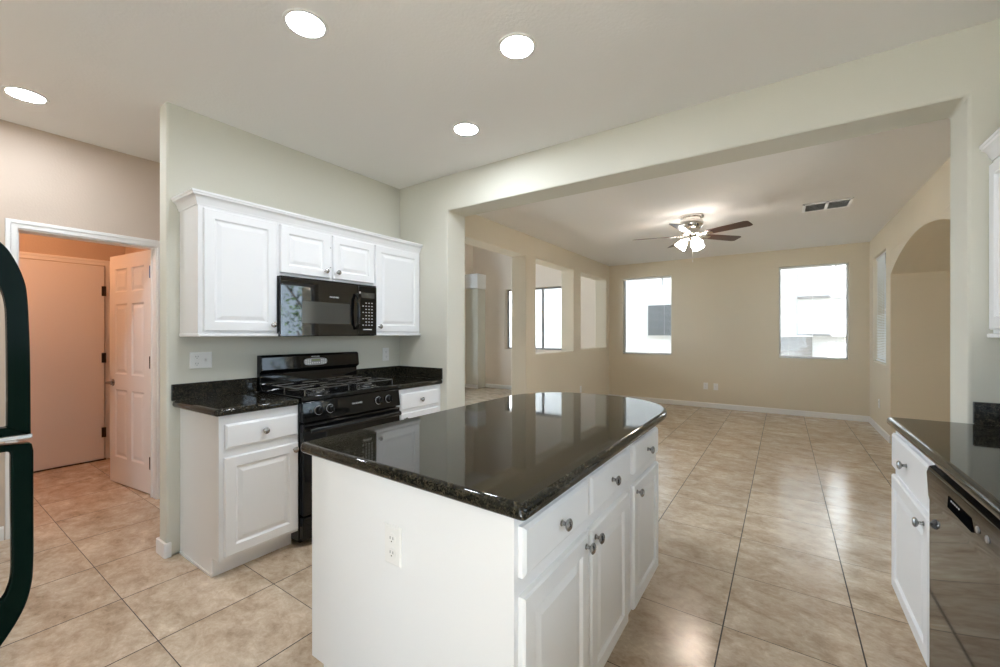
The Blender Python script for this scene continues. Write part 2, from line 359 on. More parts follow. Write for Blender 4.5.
def panel_rings(bm, x0, x1, z0, z1, rings, y_back=0.0, sgn=-1):
    """concentric rings (inset, height out of the plane) -> relief panel facing local -y"""
    prev = None
    for ins, h in rings:
        ring = [bm.verts.new((x, y_back + sgn * h, z)) for x, z in ((x0 + ins, z0 + ins), (x1 - ins, z0 + ins), (x1 - ins, z1 - ins), (x0 + ins, z1 - ins))]
        if prev:
            for i in range(4): bm.faces.new((prev[i], prev[(i + 1) % 4], ring[(i + 1) % 4], ring[i]))
        else: bm.faces.new(ring[::-1])
        prev = ring
    bm.faces.new(prev)

# open six-panel door, hinged on the right jamb and swung into the laundry
leaf_w, leaf_h = 0.70, 1.945
door = struct(empty('door_1', (-4.160, 1.196, 0.012), math.atan2(1.108 - 1.196, -4.865 + 4.160)))
bm = B()      # local x runs from the hinge to the free edge, y = thickness
T = 0.035
cols = [(0.105, 0.315), (0.395, 0.605)]; rows = [(0.22, 0.80), (0.93, 1.53), (1.63, 1.83)]
us = [0, 0.105, 0.315, 0.395, 0.605, leaf_w]; zs = [0, 0.22, 0.80, 0.93, 1.53, 1.63, 1.83, leaf_h]
for yf, sgn in ((0.0, -1), (T, 1)):
    for i in range(5):
        for j in range(7):
            if i in (1, 3) and j in (1, 3, 5):
                prev = None
                for ins, dep in ((0, 0), (0.012, 0.008), (0.022, 0.008), (0.045, 0.002)):
                    y = yf - sgn * dep
                    ring = [bm.verts.new((x, y, z)) for x, z in ((us[i] + ins, zs[j] + ins), (us[i + 1] - ins, zs[j] + ins), (us[i + 1] - ins, zs[j + 1] - ins), (us[i] + ins, zs[j + 1] - ins))]
                    if prev:
                        for k in range(4): bm.faces.new((prev[k], prev[(k + 1) % 4], ring[(k + 1) % 4], ring[k]))
                    prev = ring
                bm.faces.new(prev)
            else:
                bm.faces.new([bm.verts.new(p) for p in ((us[i], yf, zs[j]), (us[i + 1], yf, zs[j]), (us[i + 1], yf, zs[j + 1]), (us[i], yf, zs[j + 1]))])
for p in (((0, 0, 0), (0, T, 0), (0, T, leaf_h), (0, 0, leaf_h)), ((leaf_w, 0, 0), (leaf_w, T, 0), (leaf_w, T, leaf_h), (leaf_w, 0, leaf_h)), ((0, 0, 0), (leaf_w, 0, 0), (leaf_w, T, 0), (0, T, 0)), ((0, 0, leaf_h), (leaf_w, 0, leaf_h), (leaf_w, T, leaf_h), (0, T, leaf_h))):
    bm.faces.new([bm.verts.new(q) for q in p])
bmesh.ops.remove_doubles(bm, verts=bm.verts, dist=1e-4); bmesh.ops.recalc_face_normals(bm, faces=bm.faces)
link('door_leaf', bm, M['door_white'], door)
bm = B()
for s, y in ((-1, 0.0), (1, T)):
    lathe(bm, [(0.030, 0), (0.030, 0.006), (0.012, 0.010), (0.011, 0.045)], (0.64, y, 0.855), (0, s, 0), 16)
    tube(bm, [(0.64, y + s * 0.045, 0.855), (0.60, y + s * 0.05, 0.858), (0.54, y + s * 0.048, 0.852)], 0.009)
link('door_handle', bm, M['nickel'], door, smooth=True)
for i, z in enumerate((0.20, 1.0, 1.72)):
    bm = B(); box(bm, -0.014, -0.001, 0.002, 0.034, z, z + 0.095); box(bm, -0.030, 0.012, T + 0.0005, T + 0.005, z, z + 0.095); cyl(bm, (-0.010, T + 0.004, z - 0.002), (-0.010, T + 0.004, z + 0.097), 0.0075)
    hg = link('hinge', bm, M['bronze'] if i < 2 else M['hinge_blue'], door)
    if i == 2: hg['label'] = 'blue hinge'
# plain garage door at the back of the laundry with frame and weatherstrip
door = struct(empty('door_2', (-5.775, 0.40, 0.012)))
bm = B(); box(bm, 0, 0.040, 0.0, 0.828, 0.0, 1.962); link('door_leaf', bm, M['door_white'], door, bevel=0.003)
for z in (0.22, 0.98, 1.66):
    bm = B(); box(bm, 0.040, 0.046, 0.806, 0.832, z, z + 0.1); cyl(bm, (0.050, 0.832, z), (0.050, 0.832, z + 0.1), 0.007); link('hinge', bm, M['bronze'], door)
bm = B(); box(bm, 0.0, 0.046, -0.01, 0.84, -0.0115, -0.0005); link('threshold', bm, M['bronze'], door)
casing('trim_4', -5.78, 0.39, 1.238, 1.985, 0.055, 1)

# ------------------------------------------------------------------ windows
def window(name, axis, a0, a1, u0, u1, z0, z1, mullions=(), transom=(), frame_mat='frame_white', fw=0.022, sign=1, sill=True):
    """frame and glass set towards the outside of a wall hole. sign=+1: outside is at greater a"""
    w = struct(empty(name, (0, 0, 0)))
    am = a1 - sign * 0.05; ab = a1 - sign * 0.012
    lo, hi = min(am, ab), max(am, ab)
    def bx(bm, ua, ub, za, zb, l=lo, h=hi):
        if axis == 'x': box(bm, l, h, ua, ub, za, zb)
        else: box(bm, ua, ub, l, h, za, zb)
    bm = B()
    bx(bm, u0, u0 + fw, z0, z1); bx(bm, u1 - fw, u1, z0, z1); bx(bm, u0 + fw, u1 - fw, z0, z0 + fw); bx(bm, u0 + fw, u1 - fw, z1 - fw, z1)
    for mu in mullions: bx(bm, mu - fw * 0.7, mu + fw * 0.7, z0 + fw, z1 - fw)
    for tz in transom: bx(bm, u0 + fw, u1 - fw, tz - fw * 0.6, tz + fw * 0.6)
    link('window_frame', bm, M[frame_mat], w)
    bm = B(); mid = (lo + hi) / 2; bx(bm, u0 + fw * 0.8, u1 - fw * 0.8, z0 + fw * 0.8, z1 - fw * 0.8, mid - 0.002, mid + 0.002)
    link('window_glass', bm, M['glass'], w)
    return w
window('window_1', 'y', YF, YF + 0.17, -2.585, -1.69, 0.895, 2.355)
window('window_2', 'y', YF, YF + 0.17, -0.053, 0.812, 0.895, 2.355)
window('window_3', 'x', XR, XR + 0.17, 6.87, 7.76, 0.90, 2.34, transom=(1.62,))
window('window_4', 'y', 8.07, 8.24, -5.37, -3.69, 0.93, 2.31, mullions=(-4.43,), frame_mat='frame_alu', fw=0.035)
window('window_5', 'x', XR, XR + 0.17, -0.5, 1.25, 1.08, 2.15, mullions=(0.375,))
def patio(name, axis, a0, a1, u0, u1, z1, n):
    mul = [u0 + (u1 - u0) * k / n for k in range(1, n)]
    return window(name, axis, a0, a1, u0, u1, 0.0, z1, mullions=mul, fw=0.05, sign=1 if a1 > a0 else -1)
patio('window_6', 'x', XR, XR + 0.17, 2.95, 3.95, 2.10, 1)
patio('added_window_7', 'y', -3.23, -3.4, -1.9, 0.8, 2.12, 2)  # unseen glass door added behind the camera to light the room
R_ = math.radians
window('added_window_8', 'x', -6.30, -6.45, 3.2, 7.6, 0.3, 3.6, mullions=(4.67, 6.13), transom=(2.3,), sign=-1)  # unseen window added to brighten the dining room
portal('added_window_daylight_dining', (-6.46, 5.4, 1.95), (0, R_(-90), 0), 3.3, 4.4)
# unseen upper storey, added to keep the sun off the neighbouring wall
bm = B(); box(bm, -6.45, XC - 0.3, -3.4, 2.59, H + 0.16, 5.9); box(bm, -6.45, XC - 0.3, 2.59, 8.24, 4.01, 5.9); box(bm, XC - 0.3, XR + 0.17, -3.4, 8.24, H + 0.16, 5.9); struct(link('wall_added_storey', bm, M['stucco']))
portal('window_daylight_far', (-2.14, YF + 0.18, 1.62), (R_(-90), 0, 0), 0.9, 1.46)
portal('window_daylight_far_right', (0.38, YF + 0.18, 1.62), (R_(-90), 0, 0), 0.87, 1.46)
portal('window_daylight_dining', (-4.53, 8.26, 1.62), (R_(-90), 0, 0), 1.68, 1.4)
portal('window_daylight_back', (-0.55, -3.42, 1.06), (R_(90), 0, 0), 2.7, 2.12)
portal('window_daylight_sink', (XR + 0.18, 0.375, 1.615), (0, R_(90), 0), 1.07, 1.75)
portal('window_daylight_patio', (XR + 0.18, 3.45, 1.05), (0, R_(90), 0), 2.1, 1.0)
portal('window_daylight_narrow', (XR + 0.18, 7.315, 1.62), (0, R_(90), 0), 1.44, 0.89)

# mini blinds: root at window head, local x along the window
def blind(loc, rz, w, drop, pitch, tilt, label, tilt_low=None, split=None):
    r = empty('mini_blind', loc, rz); tag(r, label, 'window blind')
    bm = B(); box(bm, 0, w, -0.014, 0.014, -0.026, 0); link('head_rail', bm, M['blind'], r)
    bm = B(); n = int((drop - 0.06) / pitch)
    for k in range(n):
        z = -0.045 - k * pitch; tl = tilt_low if (split and -z > split) else tilt
        dx, dz = 0.0125 * math.cos(tl), 0.0125 * math.sin(tl)
        a = [bm.verts.new(p) for p in ((0.004, -dx, z - dz), (w - 0.004, -dx, z - dz), (w - 0.004, 0, z + 0.0016), (0.004, 0, z + 0.0016), (w - 0.004, dx, z + dz), (0.004, dx, z + dz))]
        bm.faces.new((a[0], a[1], a[2], a[3])); bm.faces.new((a[3], a[2], a[4], a[5]))
    link('slats', bm, M['blind'], r)
    bm = B(); box(bm, 0.002, w - 0.002, -0.012, 0.012, -drop, -drop + 0.016); link('bottom_rail', bm, M['blind'], r)
    bm = B()
    for x in (0.12, w / 2, w - 0.12): cyl(bm, (x, -0.0135, -0.02), (x, -0.0135, -drop + 0.01), 0.0012, 6)
    link('cords', bm, M['blind'], r)
    bm = B(); cyl(bm, (w * 0.83, -0.022, -0.03), (w * 0.83, -0.022, -0.17), 0.005, 8); box(bm, w * 0.83 - 0.012, w * 0.83 + 0.012, -0.028, -0.016, -0.055, -0.03)
    link('tilt_wand', bm, M['frame_alu'], r)
blind((-2.58, YF + 0.045, 2.35), 0, 0.885, 1.44, 0.0215, 0.0, 'open white blind on the far wall by the dining room openings')
blind((-0.048, YF + 0.045, 2.35), 0, 0.855, 1.44, 0.0215, 0.0, 'open white blind on the far wall near the room corner')
blind((XR + 0.045, 7.755, 2.335), R_(-90), 0.88, 1.42, 0.0215, R_(8), 'white blind in the narrow window beside the arch', tilt_low=R_(28), split=0.78)

# ------------------------------------------------------------------ cabinets
FRAME_R = [(0.0, 0.0), (0.0, 0.013), (0.005, 0.019), (0.052, 0.019), (0.059, 0.010), (0.066, 0.009), (0.088, 0.0165)]
DRAW_R = [(0.0, 0.0), (0.0, 0.012), (0.004, 0.015), (0.010, 0.019)]
def knob(parent, x, y, z, s=1.12):
    bm = B(); lathe(bm, [(0.008 * s, 0), (0.008 * s, 0.002), (0.0055 * s, 0.004), (0.005 * s, 0.013), (0.0125 * s, 0.018), (0.0155 * s, 0.022), (0.0155 * s, 0.025), (0.011 * s, 0.029), (0.0, 0.031)], (x, y, z), (0, -1, 0), 18)
    return link('knob', bm, M['nickel'], parent, smooth=True)
def cab_door(root, x0, x1, z0, z1, knob_at=None, rings=FRAME_R):
    bm = B(); panel_rings(bm, x0, x1, z0, z1, rings); bmesh.ops.recalc_face_normals(bm, faces=bm.faces)
    d = link('cabinet_door', bm, M['cab_white'], root)
    if knob_at: knob(d, knob_at[0], -0.019, knob_at[1])
    return d
def cab_drawer(root, x0, x1, z0, z1):
    bm = B(); panel_rings(bm, x0, x1, z0, z1, DRAW_R); bmesh.ops.recalc_face_normals(bm, faces=bm.faces)
    d = link('drawer', bm, M['cab_white'], root); knob(d, (x0 + x1) / 2, -0.019, (z0 + z1) / 2)
    return d
def base_body(root, w, d, h=0.86, toe=0.11, toe_d=0.075, left_notch=0.0):
    bm = B(); box(bm, 0, w, 0, d, toe, h); box(bm, 0, w, toe_d, d, 0, toe)
    link('cabinet_body', bm, M['cab_white'], root)

# base cabinet left of the range
BX = -2.42
Y = 0.957
c = empty('base_cabinet', (BX, Y, 0), PI / 2); tag(c, 'white base cabinet with exposed side panel, nearest the hallway', 'cabinet')
bm = B(); W_ = 1.382 - Y; D_ = BX - XW - 0.002
prism(bm, [(0.0, 0.10), (0.0, 0.86), (D_, 0.86), (D_, 0), (0.075, 0), (0.075, 0.10)], 'x', 0, 0.016)
box(bm, 0.016, W_, 0, D_, 0.10, 0.86)
box(bm, 0.016, W_, 0.075, 0.09, 0, 0.10)
link('cabinet_body', bm, M['cab_white'], c)
bm = B(); box(bm, -0.006, 0.0, 0.075, D_, 0, 0.012); link('shoe_moulding', bm, M['trim_white'], c)
cab_drawer(c, 0.026, 1.376 - Y, 0.684, 0.812)
cab_door(c, 0.022, 1.376 - Y, 0.118, 0.638, (1.350 - Y, 0.602))
# base cabinet right of the range
Y = 2.152
c = empty('base_cabinet', (BX, Y, 0), PI / 2); tag(c, 'white base cabinet tucked in the corner beyond the black range', 'cabinet')
base_body(c, YB - 0.002 - Y, D_)
cab_drawer(c, 0.035, 0.455, 0.700, 0.828); cab_door(c, 0.035, 0.455, 0.112, 0.675, (0.07, 0.63))

# counters
def slab(name, pts, z0, z1, m, parent=None, r=0.018):
    bm = B(); prism(bm, pts, 'z', z0, z1)
    o = link(name, bm, m, parent, bevel=r, seg=5, angle=60); return o
ct = slab('granite_countertop', [(XW + 0.001, 0.914), (-2.388, 0.929), (-2.388, 1.381), (XW + 0.001, 1.381)], 0.861, ZC, M['granite'])
tag(ct, 'black granite countertop with backsplash on the hallway side of the range', 'countertop')
bm = B(); box(bm, XW + 0.001, XW + 0.021, 0.912, 1.381, ZC, ZC + 0.095); link('backsplash', bm, M['granite'], ct, bevel=0.003)
ct = slab('granite_countertop', [(XW + 0.001, 2.150), (-2.388, 2.150), (-2.388, YB - 0.001), (XW + 0.001, YB - 0.001)], 0.861, ZC, M['granite'])
tag(ct, 'black granite countertop in the corner beyond the range', 'countertop')
bm = B(); box(bm, XW + 0.001, XW + 0.021, 2.150, YB - 0.001, ZC, ZC + 0.095); box(bm, XW + 0.021, -2.395, YB - 0.021, YB - 0.001, ZC, ZC + 0.095); link('backsplash', bm, M['granite'], ct, bevel=0.003)

# upper cabinets on the range wall: front of face frame
UX = -2.670; UD = UX - XW - 0.002
def upper(Y0_, Y1_, z0, z1, label, doors, rot=PI / 2, X=UX, rail=True):
    c = empty('wall_cabinet', (X, Y0_ if rot > 0 else Y1_, 0), rot); tag(c, label, 'cabinet', None)
    w = Y1_ - Y0_
    bm = B(); box(bm, 0, w, 0, UD, z0, z1); link('cabinet_body', bm, M['cab_white'], c)
    if rail:
        bm = B(); box(bm, -0.004, w + 0.001, -0.018, UD, z0 - 0.018, z0 + 0.004 - 0.004); link('light_rail', bm, M['cab_white'], c, bevel=0.004)
    for d in doors: cab_door(c, *d[:4], d[4])
    return c
upper(0.954, 1.388, 1.290, 2.03, 'tall white wall cabinet left of the microwave, exposed side', [(0.022, 0.424, 1.303, 1.990, (0.395, 1.345))])
upper(1.389, 2.141, 1.662, 2.03, 'short white two-door wall cabinet above the microwave', [(0.013, 0.364, 1.680, 1.990, (0.325, 1.728)), (0.387, 0.750, 1.680, 1.990, (0.420, 1.728))], rail=False)
upper(2.142, YB - 0.002, 1.290, 2.03, 'white wall cabinet in the corner right of the microwave', [(0.010, 0.485, 1.303, 1.990, (0.042, 1.345))])
c_mid = [o for o in bpy.data.objects if o.name.startswith('wall_cabinet') and o.get('label', '').startswith('short')][0]
for z in (1.76, 1.90):
    bm = B(); lathe(bm, [(0.003, 0), (0.003, 0.006)], (0.3755, -0.001, z), (0, -1, 0), 8); link('hinge', bm, M['nickel'], c_mid)
def crown(pts_fn, path):
    """sweep a crown profile (out, up) along a path of (point, outward dir) with mitres"""
    prof = [(0.0, 0.0), (0.005, 0.0), (0.007, 0.012), (0.012, 0.018), (0.016, 0.032), (0.024, 0.044), (0.034, 0.049), (0.036, 0.058), (0.040, 0.061), (0.040, 0.072), (0.0, 0.072)]
    bm = B(); rings = []
    for (x, y), (dx, dy) in path: rings.append([bm.verts.new((x + dx * o, y + dy * o, pts_fn + u)) for o, u in prof])
    n = len(prof)
    for a, b in zip(rings, rings[1:]):
        for i in range(n): bm.faces.new((a[i], a[(i + 1) % n], b[(i + 1) % n], b[i]))
    bm.faces.new(rings[0][::-1]); bm.faces.new(rings[-1]); bmesh.ops.recalc_face_normals(bm, faces=bm.faces)
    return bm
bm = crown(2.004, [((XW + 0.001, 0.9535), (0, -1)), ((UX + 0.0005, 0.9535), (1, -1)), ((UX + 0.0005, YB - 0.001), (1, 0))])
o = link('crown_moulding', bm, M['cab_white'], smooth=True, angle=35); tag(o, 'white crown moulding along the cabinets over the range', 'moulding')

# ------------------------------------------------------------------ island
IX = -0.532
c = empty('island_cabinet', (IX, 0.84, 0), PI / 2); tag(c, 'white island base cabinet with two drawers, plain end panel facing the camera', 'cabinet')
ID = 1.379 - 0.532
bm = B()
# end and back skin with a toe notch on both long sides
prism(bm, [(0, 0.12), (0, 0.859), (ID, 0.859), (ID, 0.15), (ID - 0.07, 0.15), (ID - 0.07, 0), (0.075, 0), (0.075, 0.12)], 'x', 0, 0.871)
link('cabinet_body', bm, M['cab_white'], c)
yy = lambda Y: Y - 0.84
cab_drawer(c, yy(0.858), yy(1.259), 0.697, 0.822); cab_drawer(c, yy(1.284), yy(1.672), 0.697, 0.822)
cab_door(c, yy(0.858), yy(1.262), 0.130, 0.650, (yy(1.235), 0.618)); cab_door(c, yy(1.281), yy(1.672), 0.130, 0.650, (yy(1.312), 0.618))
bm = B(); prism(bm, [(0.0, 0.70), (0.0, 0.859), (0.003, 0.859), (0.003, 0.70)], 'x', 0.871, 0.872); bm.free()
c = empty('island_cabinet', (IX, 1.7125, 0), PI / 2); tag(c, 'white single-drawer island cabinet under the rounded end of the counter', 'cabinet')
bm = B(); prism(bm, [(0, 0.12), (0, 0.859), (ID, 0.859), (ID, 0.15), (ID - 0.07, 0.15), (ID - 0.07, 0), (0.075, 0), (0.075, 0.12)], 'x', 0, 0.47)
link('cabinet_body', bm, M['cab_white'], c)
cab_drawer(c, 0.040, 0.445, 0.697, 0.822); cab_door(c, 0.040, 0.445, 0.130, 0.650, (0.072, 0.618))
# top: straight near edge, rounded far end
cx_, y0_, ax, ay, ex = -0.956, 2.10, 0.478, 0.473, 2.3
pts = [(-1.436, 0.824), (-0.478, 0.800)]
for k in range(0, 41):
    a = PI * k / 40; ca, sa = math.cos(a), math.sin(a)
    pts.append((cx_ + ax * math.copysign(abs(ca) ** (2 / ex), ca), y0_ + ay * abs(sa) ** (2 / ex)))
o = slab('island_countertop', pts, 0.86, ZC, M['granite'], r=0.017); tag(o, 'large black granite island countertop with a rounded far end', 'countertop')

# ------------------------------------------------------------------ outlets and switches
def outlet(loc, rz, label, w=0.07, h=0.115, kinds=('outlet',), name='wall_outlet', cat='outlet'):
    r = empty(name, loc, rz); tag(r, label, cat)
    bm = B(); panel_rings(bm, -w / 2, w / 2, -h / 2, h / 2, [(0, 0), (0, 0.003), (0.004, 0.006)]); bmesh.ops.recalc_face_normals(bm, faces=bm.faces)
    link('cover_plate', bm, M['plate'], r)
    n = len(kinds)
    for i, k in enumerate(kinds):
        x = (i - (n - 1) / 2) * 0.046
        if k == 'outlet':
            for z in (-0.021, 0.021):
                bm = B(); lathe(bm, [(0.0155, 0), (0.0155, 0.002)], (x, -0.006, z), (0, -1, 0), 20); s = link('socket', bm, M['plate'], r)
                bm = B()
                for dx in (-0.006, 0.006): box(bm, x + dx - 0.001, x + dx + 0.001, -0.0085, -0.0080, z - 0.002, z + 0.006)
                lathe(bm, [(0.0022, 0), (0.0022, 0.0005)], (x, -0.008, z - 0.008), (0, -1, 0), 8); link('slots', bm, M['slot'], s)
        elif k == 'switch':
            bm = B(); box(bm, x - 0.006, x + 0.006, -0.008, -0.006, -0.014, 0.014); prism(bm, [(-0.018, 0.006), (-0.008, -0.006), (-0.008, 0.008)], 'x', x - 0.004, x + 0.004); link('toggle', bm, M['plate'], r)
        else:
            bm = B(); lathe(bm, [(0.006, 0), (0.006, 0.004)], (x, -0.006, 0), (0, -1, 0), 12); link('jack', bm, M['steel'], r)
    return r
outlet((XW, 1.062, 1.128), PI / 2, 'white double plate with switch and outlet beneath the tall wall cabinet', 0.118, 0.098, ('outlet', 'switch'), 'switch_plate', 'switch')
outlet((XW, 2.485, 1.105), PI / 2, 'small white outlet on the wall beneath the corner wall cabinet')
outlet((-0.955, 0.84, 0.663), 0, 'white outlet on the plain end panel of the island')
outlet((-1.118, YF, 0.372), 0, 'white outlet on the far wall, nearer the dining room of the pair')
outlet((-0.960, YF, 0.368), 0, 'white cable plate on the far wall, nearer the arch of the pair', kinds=('jack',), name='cable_plate', cat='wall plate')
outlet((XR, 7.30, 0.37), -PI / 2, 'pale outlet low on the wall below the narrow side window')
outlet((XC, 6.62, 0.34), PI / 2, 'white outlet low on the half wall beneath the dining room openings')

# ------------------------------------------------------------------ gas range
RX = -2.385
rg = empty('gas_range', (RX, 1.384, 0), PI / 2); tag(rg, 'black gas range with four burners set between the counters', 'range')
RW = 0.764; RD = RX - XW - 0.004
bm = B(); box(bm, 0, RW, 0.03, RD, 0.03, 0.878); box(bm, 0.03, RW - 0.03, 0.07, RD - 0.02, 0.0, 0.03); link('range_body', bm, M['black_enamel'], rg, bevel=0.003)
bm = B()
prism(bm, [(0.0, 0.878), (0.0, 0.902), (0.006, 0.907), (RD - 0.06, 0.907), (RD - 0.06, 0.878)], 'x', 0, RW)
link('cooktop', bm, M['black_gloss'], rg, bevel=0.004, seg=3)
bm = B(); prism(bm, [(-0.022, 0.752), (-0.004, 0.874), (0.03, 0.874), (0.03, 0.752)], 'x', 0.002, RW - 0.002); cp = link('control_panel', bm, M['black_gloss'], rg, bevel=0.006, seg=3)
for x in (0.105, 0.185, 0.565, 0.655):
    bm = B(); lathe(bm, [(0.026, 0), (0.026, 0.005), (0.021, 0.009), (0.019, 0.028), (0.015, 0.031), (0, 0.031)], (x, -0.011, 0.815), (0, -0.99, 0.14), 20)
    box(bm, x - 0.004, x + 0.004, -0.054, -0.040, 0.800, 0.838)
    k = link('burner_knob', bm, M['black_enamel'], rg, smooth=True, angle=30)
    bm = B(); lathe(bm, [(0.0275, 0), (0.0275, 0.0012)], (x, -0.0125, 0.815), (0, -0.99, 0.14), 24); link('dial_ring', bm, M['print_silver'], k)
bm = B(); box(bm, 0.045, 0.060, -0.0150, -0.010, 0.806, 0.826); link('igniter_button', bm, M['slot'], rg)
text('logo', 'FRIGIDAIRE', 0.016, M['print_silver'], rg, (0.385, -0.0142, 0.822), (R_(82), 0, 0))
# oven door, window, handle, drawer
bm = B(); box(bm, 0.004, RW - 0.004, -0.018, 0.028, 0.19, 0.744); od = link('oven_door', bm, M['black_gloss'], rg, bevel=0.008, seg=3)
bm = B(); box(bm, 0.12, RW - 0.12, -0.0195, -0.017, 0.32, 0.60); link('oven_window', bm, M['dark_glass'], od)
bm = B(); prism(bm, [(-0.062, 0.690), (-0.066, 0.700), (-0.062, 0.716), (-0.048, 0.722), (-0.040, 0.714), (-0.040, 0.694), (-0.048, 0.688)], 'x', 0.03, RW - 0.03)
for x in (0.06, RW - 0.09): box(bm, x, x + 0.03, -0.045, -0.017, 0.694, 0.714)
link('oven_handle', bm, M['black_enamel'], od, bevel=0.003)
bm = B(); box(bm, 0.004, RW - 0.004, -0.015, 0.028, 0.045, 0.182); link('warming_drawer', bm, M['black_gloss'], rg, bevel=0.006)
# backguard
bm = B(); yb = RD - 0.002
prism(bm, [(yb, 0.88), (yb, 1.143), (yb - 0.045, 1.143), (yb - 0.060, 1.131), (yb - 0.072, 1.040), (yb - 0.055, 1.028), (yb - 0.040, 1.020), (yb - 0.040, 0.95), (yb - 0.075, 0.908), (yb - 0.075, 0.88)], 'x', 0.0, RW)
bgd = link('backguard', bm, M['black_gloss'], rg, bevel=0.005, seg=3)
ry = yb - 0.0665
tiltb = math.atan2(0.012, 0.088)
bm = B(); pts = [(0.385 + 0.092 * math.copysign(abs(math.cos(a)) ** 0.55, math.cos(a)), 1.084 + 0.026 * math.copysign(abs(math.sin(a)) ** 0.7, math.sin(a))) for a in [2 * PI * k / 32 for k in range(32)]]
prism(bm, pts, 'y', ry - 0.0035, ry + 0.01)
cpn = link('clock_panel', bm, M['panel_grey'], bgd)
bm = B(); box(bm, 0.352, 0.418, ry - 0.0048, ry - 0.0034, 1.088, 1.102); link('clock_display', bm, M['display'], cpn)
bm = B()
for i in range(3):
    for j in range(3):
        for x0 in (0.303, 0.427):
            box(bm, x0 + i * 0.016, x0 + i * 0.016 + 0.010, ry - 0.0048, ry - 0.0034, 1.066 + j * 0.013, 1.074 + j * 0.013)
for i in range(4): box(bm, 0.353 + i * 0.018, 0.364 + i * 0.018, ry - 0.0048, ry - 0.0034, 1.070, 1.078)
link('clock_keys', bm, M['print_white'], cpn)
text('logo', 'FRIGIDAIRE', 0.013, M['print_silver'], bgd, (0.385, ry + 0.0010, 1.120), (R_(82), 0, 0))
# burners and grates
for (x, y, r) in ((0.19, 0.14, 0.048), (0.19, 0.38, 0.038), (0.575, 0.14, 0.042), (0.575, 0.38, 0.048)):
    bm = B(); lathe(bm, [(r + 0.03, 0), (r + 0.028, 0.004), (r, 0.006), (r, 0.016), (r - 0.006, 0.022), (0, 0.024)], (x, y, 0.9065), (0, 0, 1), 24); link('burner', bm, M['cast_iron'], rg, smooth=True, angle=35)
for gx in (0.04, 0.415):
    bm = B(); z = 0.945; w = 0.31; y0g, y1g = 0.03, 0.50
    def bar(a, b_, r=0.0055): tube(bm, [a, b_], r, 6)
    bar((gx, y0g, z), (gx + w, y0g, z)); bar((gx, y1g, z), (gx + w, y1g, z)); bar((gx, y0g, z), (gx, y1g, z)); bar((gx + w, y0g, z), (gx + w, y1g, z)); bar((gx, 0.265, z), (gx + w, 0.265, z))
    for yc in (0.14, 0.38):
        xc = gx + w / 2
        for dx, dy in ((1, 0), (-1, 0), (0, 1), (0, -1)):
            bar((xc + dx * 0.03, yc + dy * 0.03, z + 0.004), (xc + dx * w / 2 if dx else xc, yc + dy * 0.115 if dy else yc, z))
    for px in (gx, gx + w):
        for py in (y0g, 0.265, y1g): bar((px, py, z), (px, py, 0.907), 0.006)
    link('grate', bm, M['cast_iron'], rg)

# ------------------------------------------------------------------ microwave
MX = -2.625
mw = empty('microwave', (MX, 1.386, 0), PI / 2); tag(mw, 'black over-the-range microwave under the short wall cabinet', 'microwave')
MW = 0.748; z0, z1 = 1.272, 1.660; MD = MX - XW - 0.003
bm = B(); box(bm, 0, MW, 0.025, MD, z0, z1 - 0.001); link('microwave_body', bm, M['black_enamel'], mw, bevel=0.003)
bm = B()   # gently bowed door, hinged at the hallway side
def bow(x, w=MW): return -0.003 - 0.004 * max(0.0, 1 - ((x - w / 2) / (w / 2)) ** 6) * 0
dw = 0.575
n = 16
fr = [[bm.verts.new((0.001 + (dw - 0.001) * i / n, bow(dw * i / n), z)) for i in range(n + 1)] for z in (z0 + 0.004, z1 - 0.011)]
bk = [[bm.verts.new((0.001 + (dw - 0.001) * i / n, 0.024, z)) for i in range(n + 1)] for z in (z0 + 0.004, z1 - 0.011)]
for i in range(n):
    bm.faces.new((fr[0][i], fr[0][i + 1], fr[1][i + 1], fr[1][i])); bm.faces.new((bk[0][i], bk[1][i], bk[1][i + 1], bk[0][i + 1]))
    bm.faces.new((fr[0][i], bk[0][i], bk[0][i + 1], fr[0][i + 1])); bm.faces.new((fr[1][i], fr[1][i + 1], bk[1][i + 1], bk[1][i]))
bm.faces.new((fr[0][0], fr[1][0], bk[1][0], bk[0][0])); bm.faces.new((fr[0][n], bk[0][n], bk[1][n], fr[1][n])); bmesh.ops.recalc_face_normals(bm, faces=bm.faces)
md = link('microwave_door', bm, M['mirror_black'], mw, smooth=True, angle=30)
bm = B(); n = 10; xa, xb, za, zb = 0.14, 0.505, 1.358, 1.505
v0 = [[bm.verts.new((xa + (xb - xa) * i / n, bow(xa + (xb - xa) * i / n) - 0.0015, z)) for i in range(n + 1)] for z in (za, zb)]
v1 = [[bm.verts.new((xa + (xb - xa) * i / n, bow(xa + (xb - xa) * i / n) + 0.002, z)) for i in range(n + 1)] for z in (za, zb)]
for i in range(n): bm.faces.new((v0[0][i], v0[0][i + 1], v0[1][i + 1], v0[1][i])); bm.faces.new((v0[1][i], v0[1][i + 1], v1[1][i + 1], v1[1][i])); bm.faces.new((v1[0][i], v1[0][i + 1], v0[0][i + 1], v0[0][i]))
bm.faces.new((v0[0][0], v0[1][0], v1[1][0], v1[0][0])); bm.faces.new((v0[0][n], v1[0][n], v1[1][n], v0[1][n])); bmesh.ops.recalc_face_normals(bm, faces=bm.faces)
link('microwave_window', bm, M['dark_glass'], md)
text('logo', 'FRIGIDAIRE', 0.014, M['print_white'], md, (0.378, bow(0.345) - 0.0016, 1.545), (PI / 2, 0, 0))
bm = B(); tube(bm, [(0.555, -0.012, 1.325), (0.556, -0.035, 1.36), (0.557, -0.044, 1.45), (0.556, -0.035, 1.545), (0.555, -0.012, 1.58)], 0.011, 10); link('door_handle', bm, M['black_gloss'], md, smooth=True)
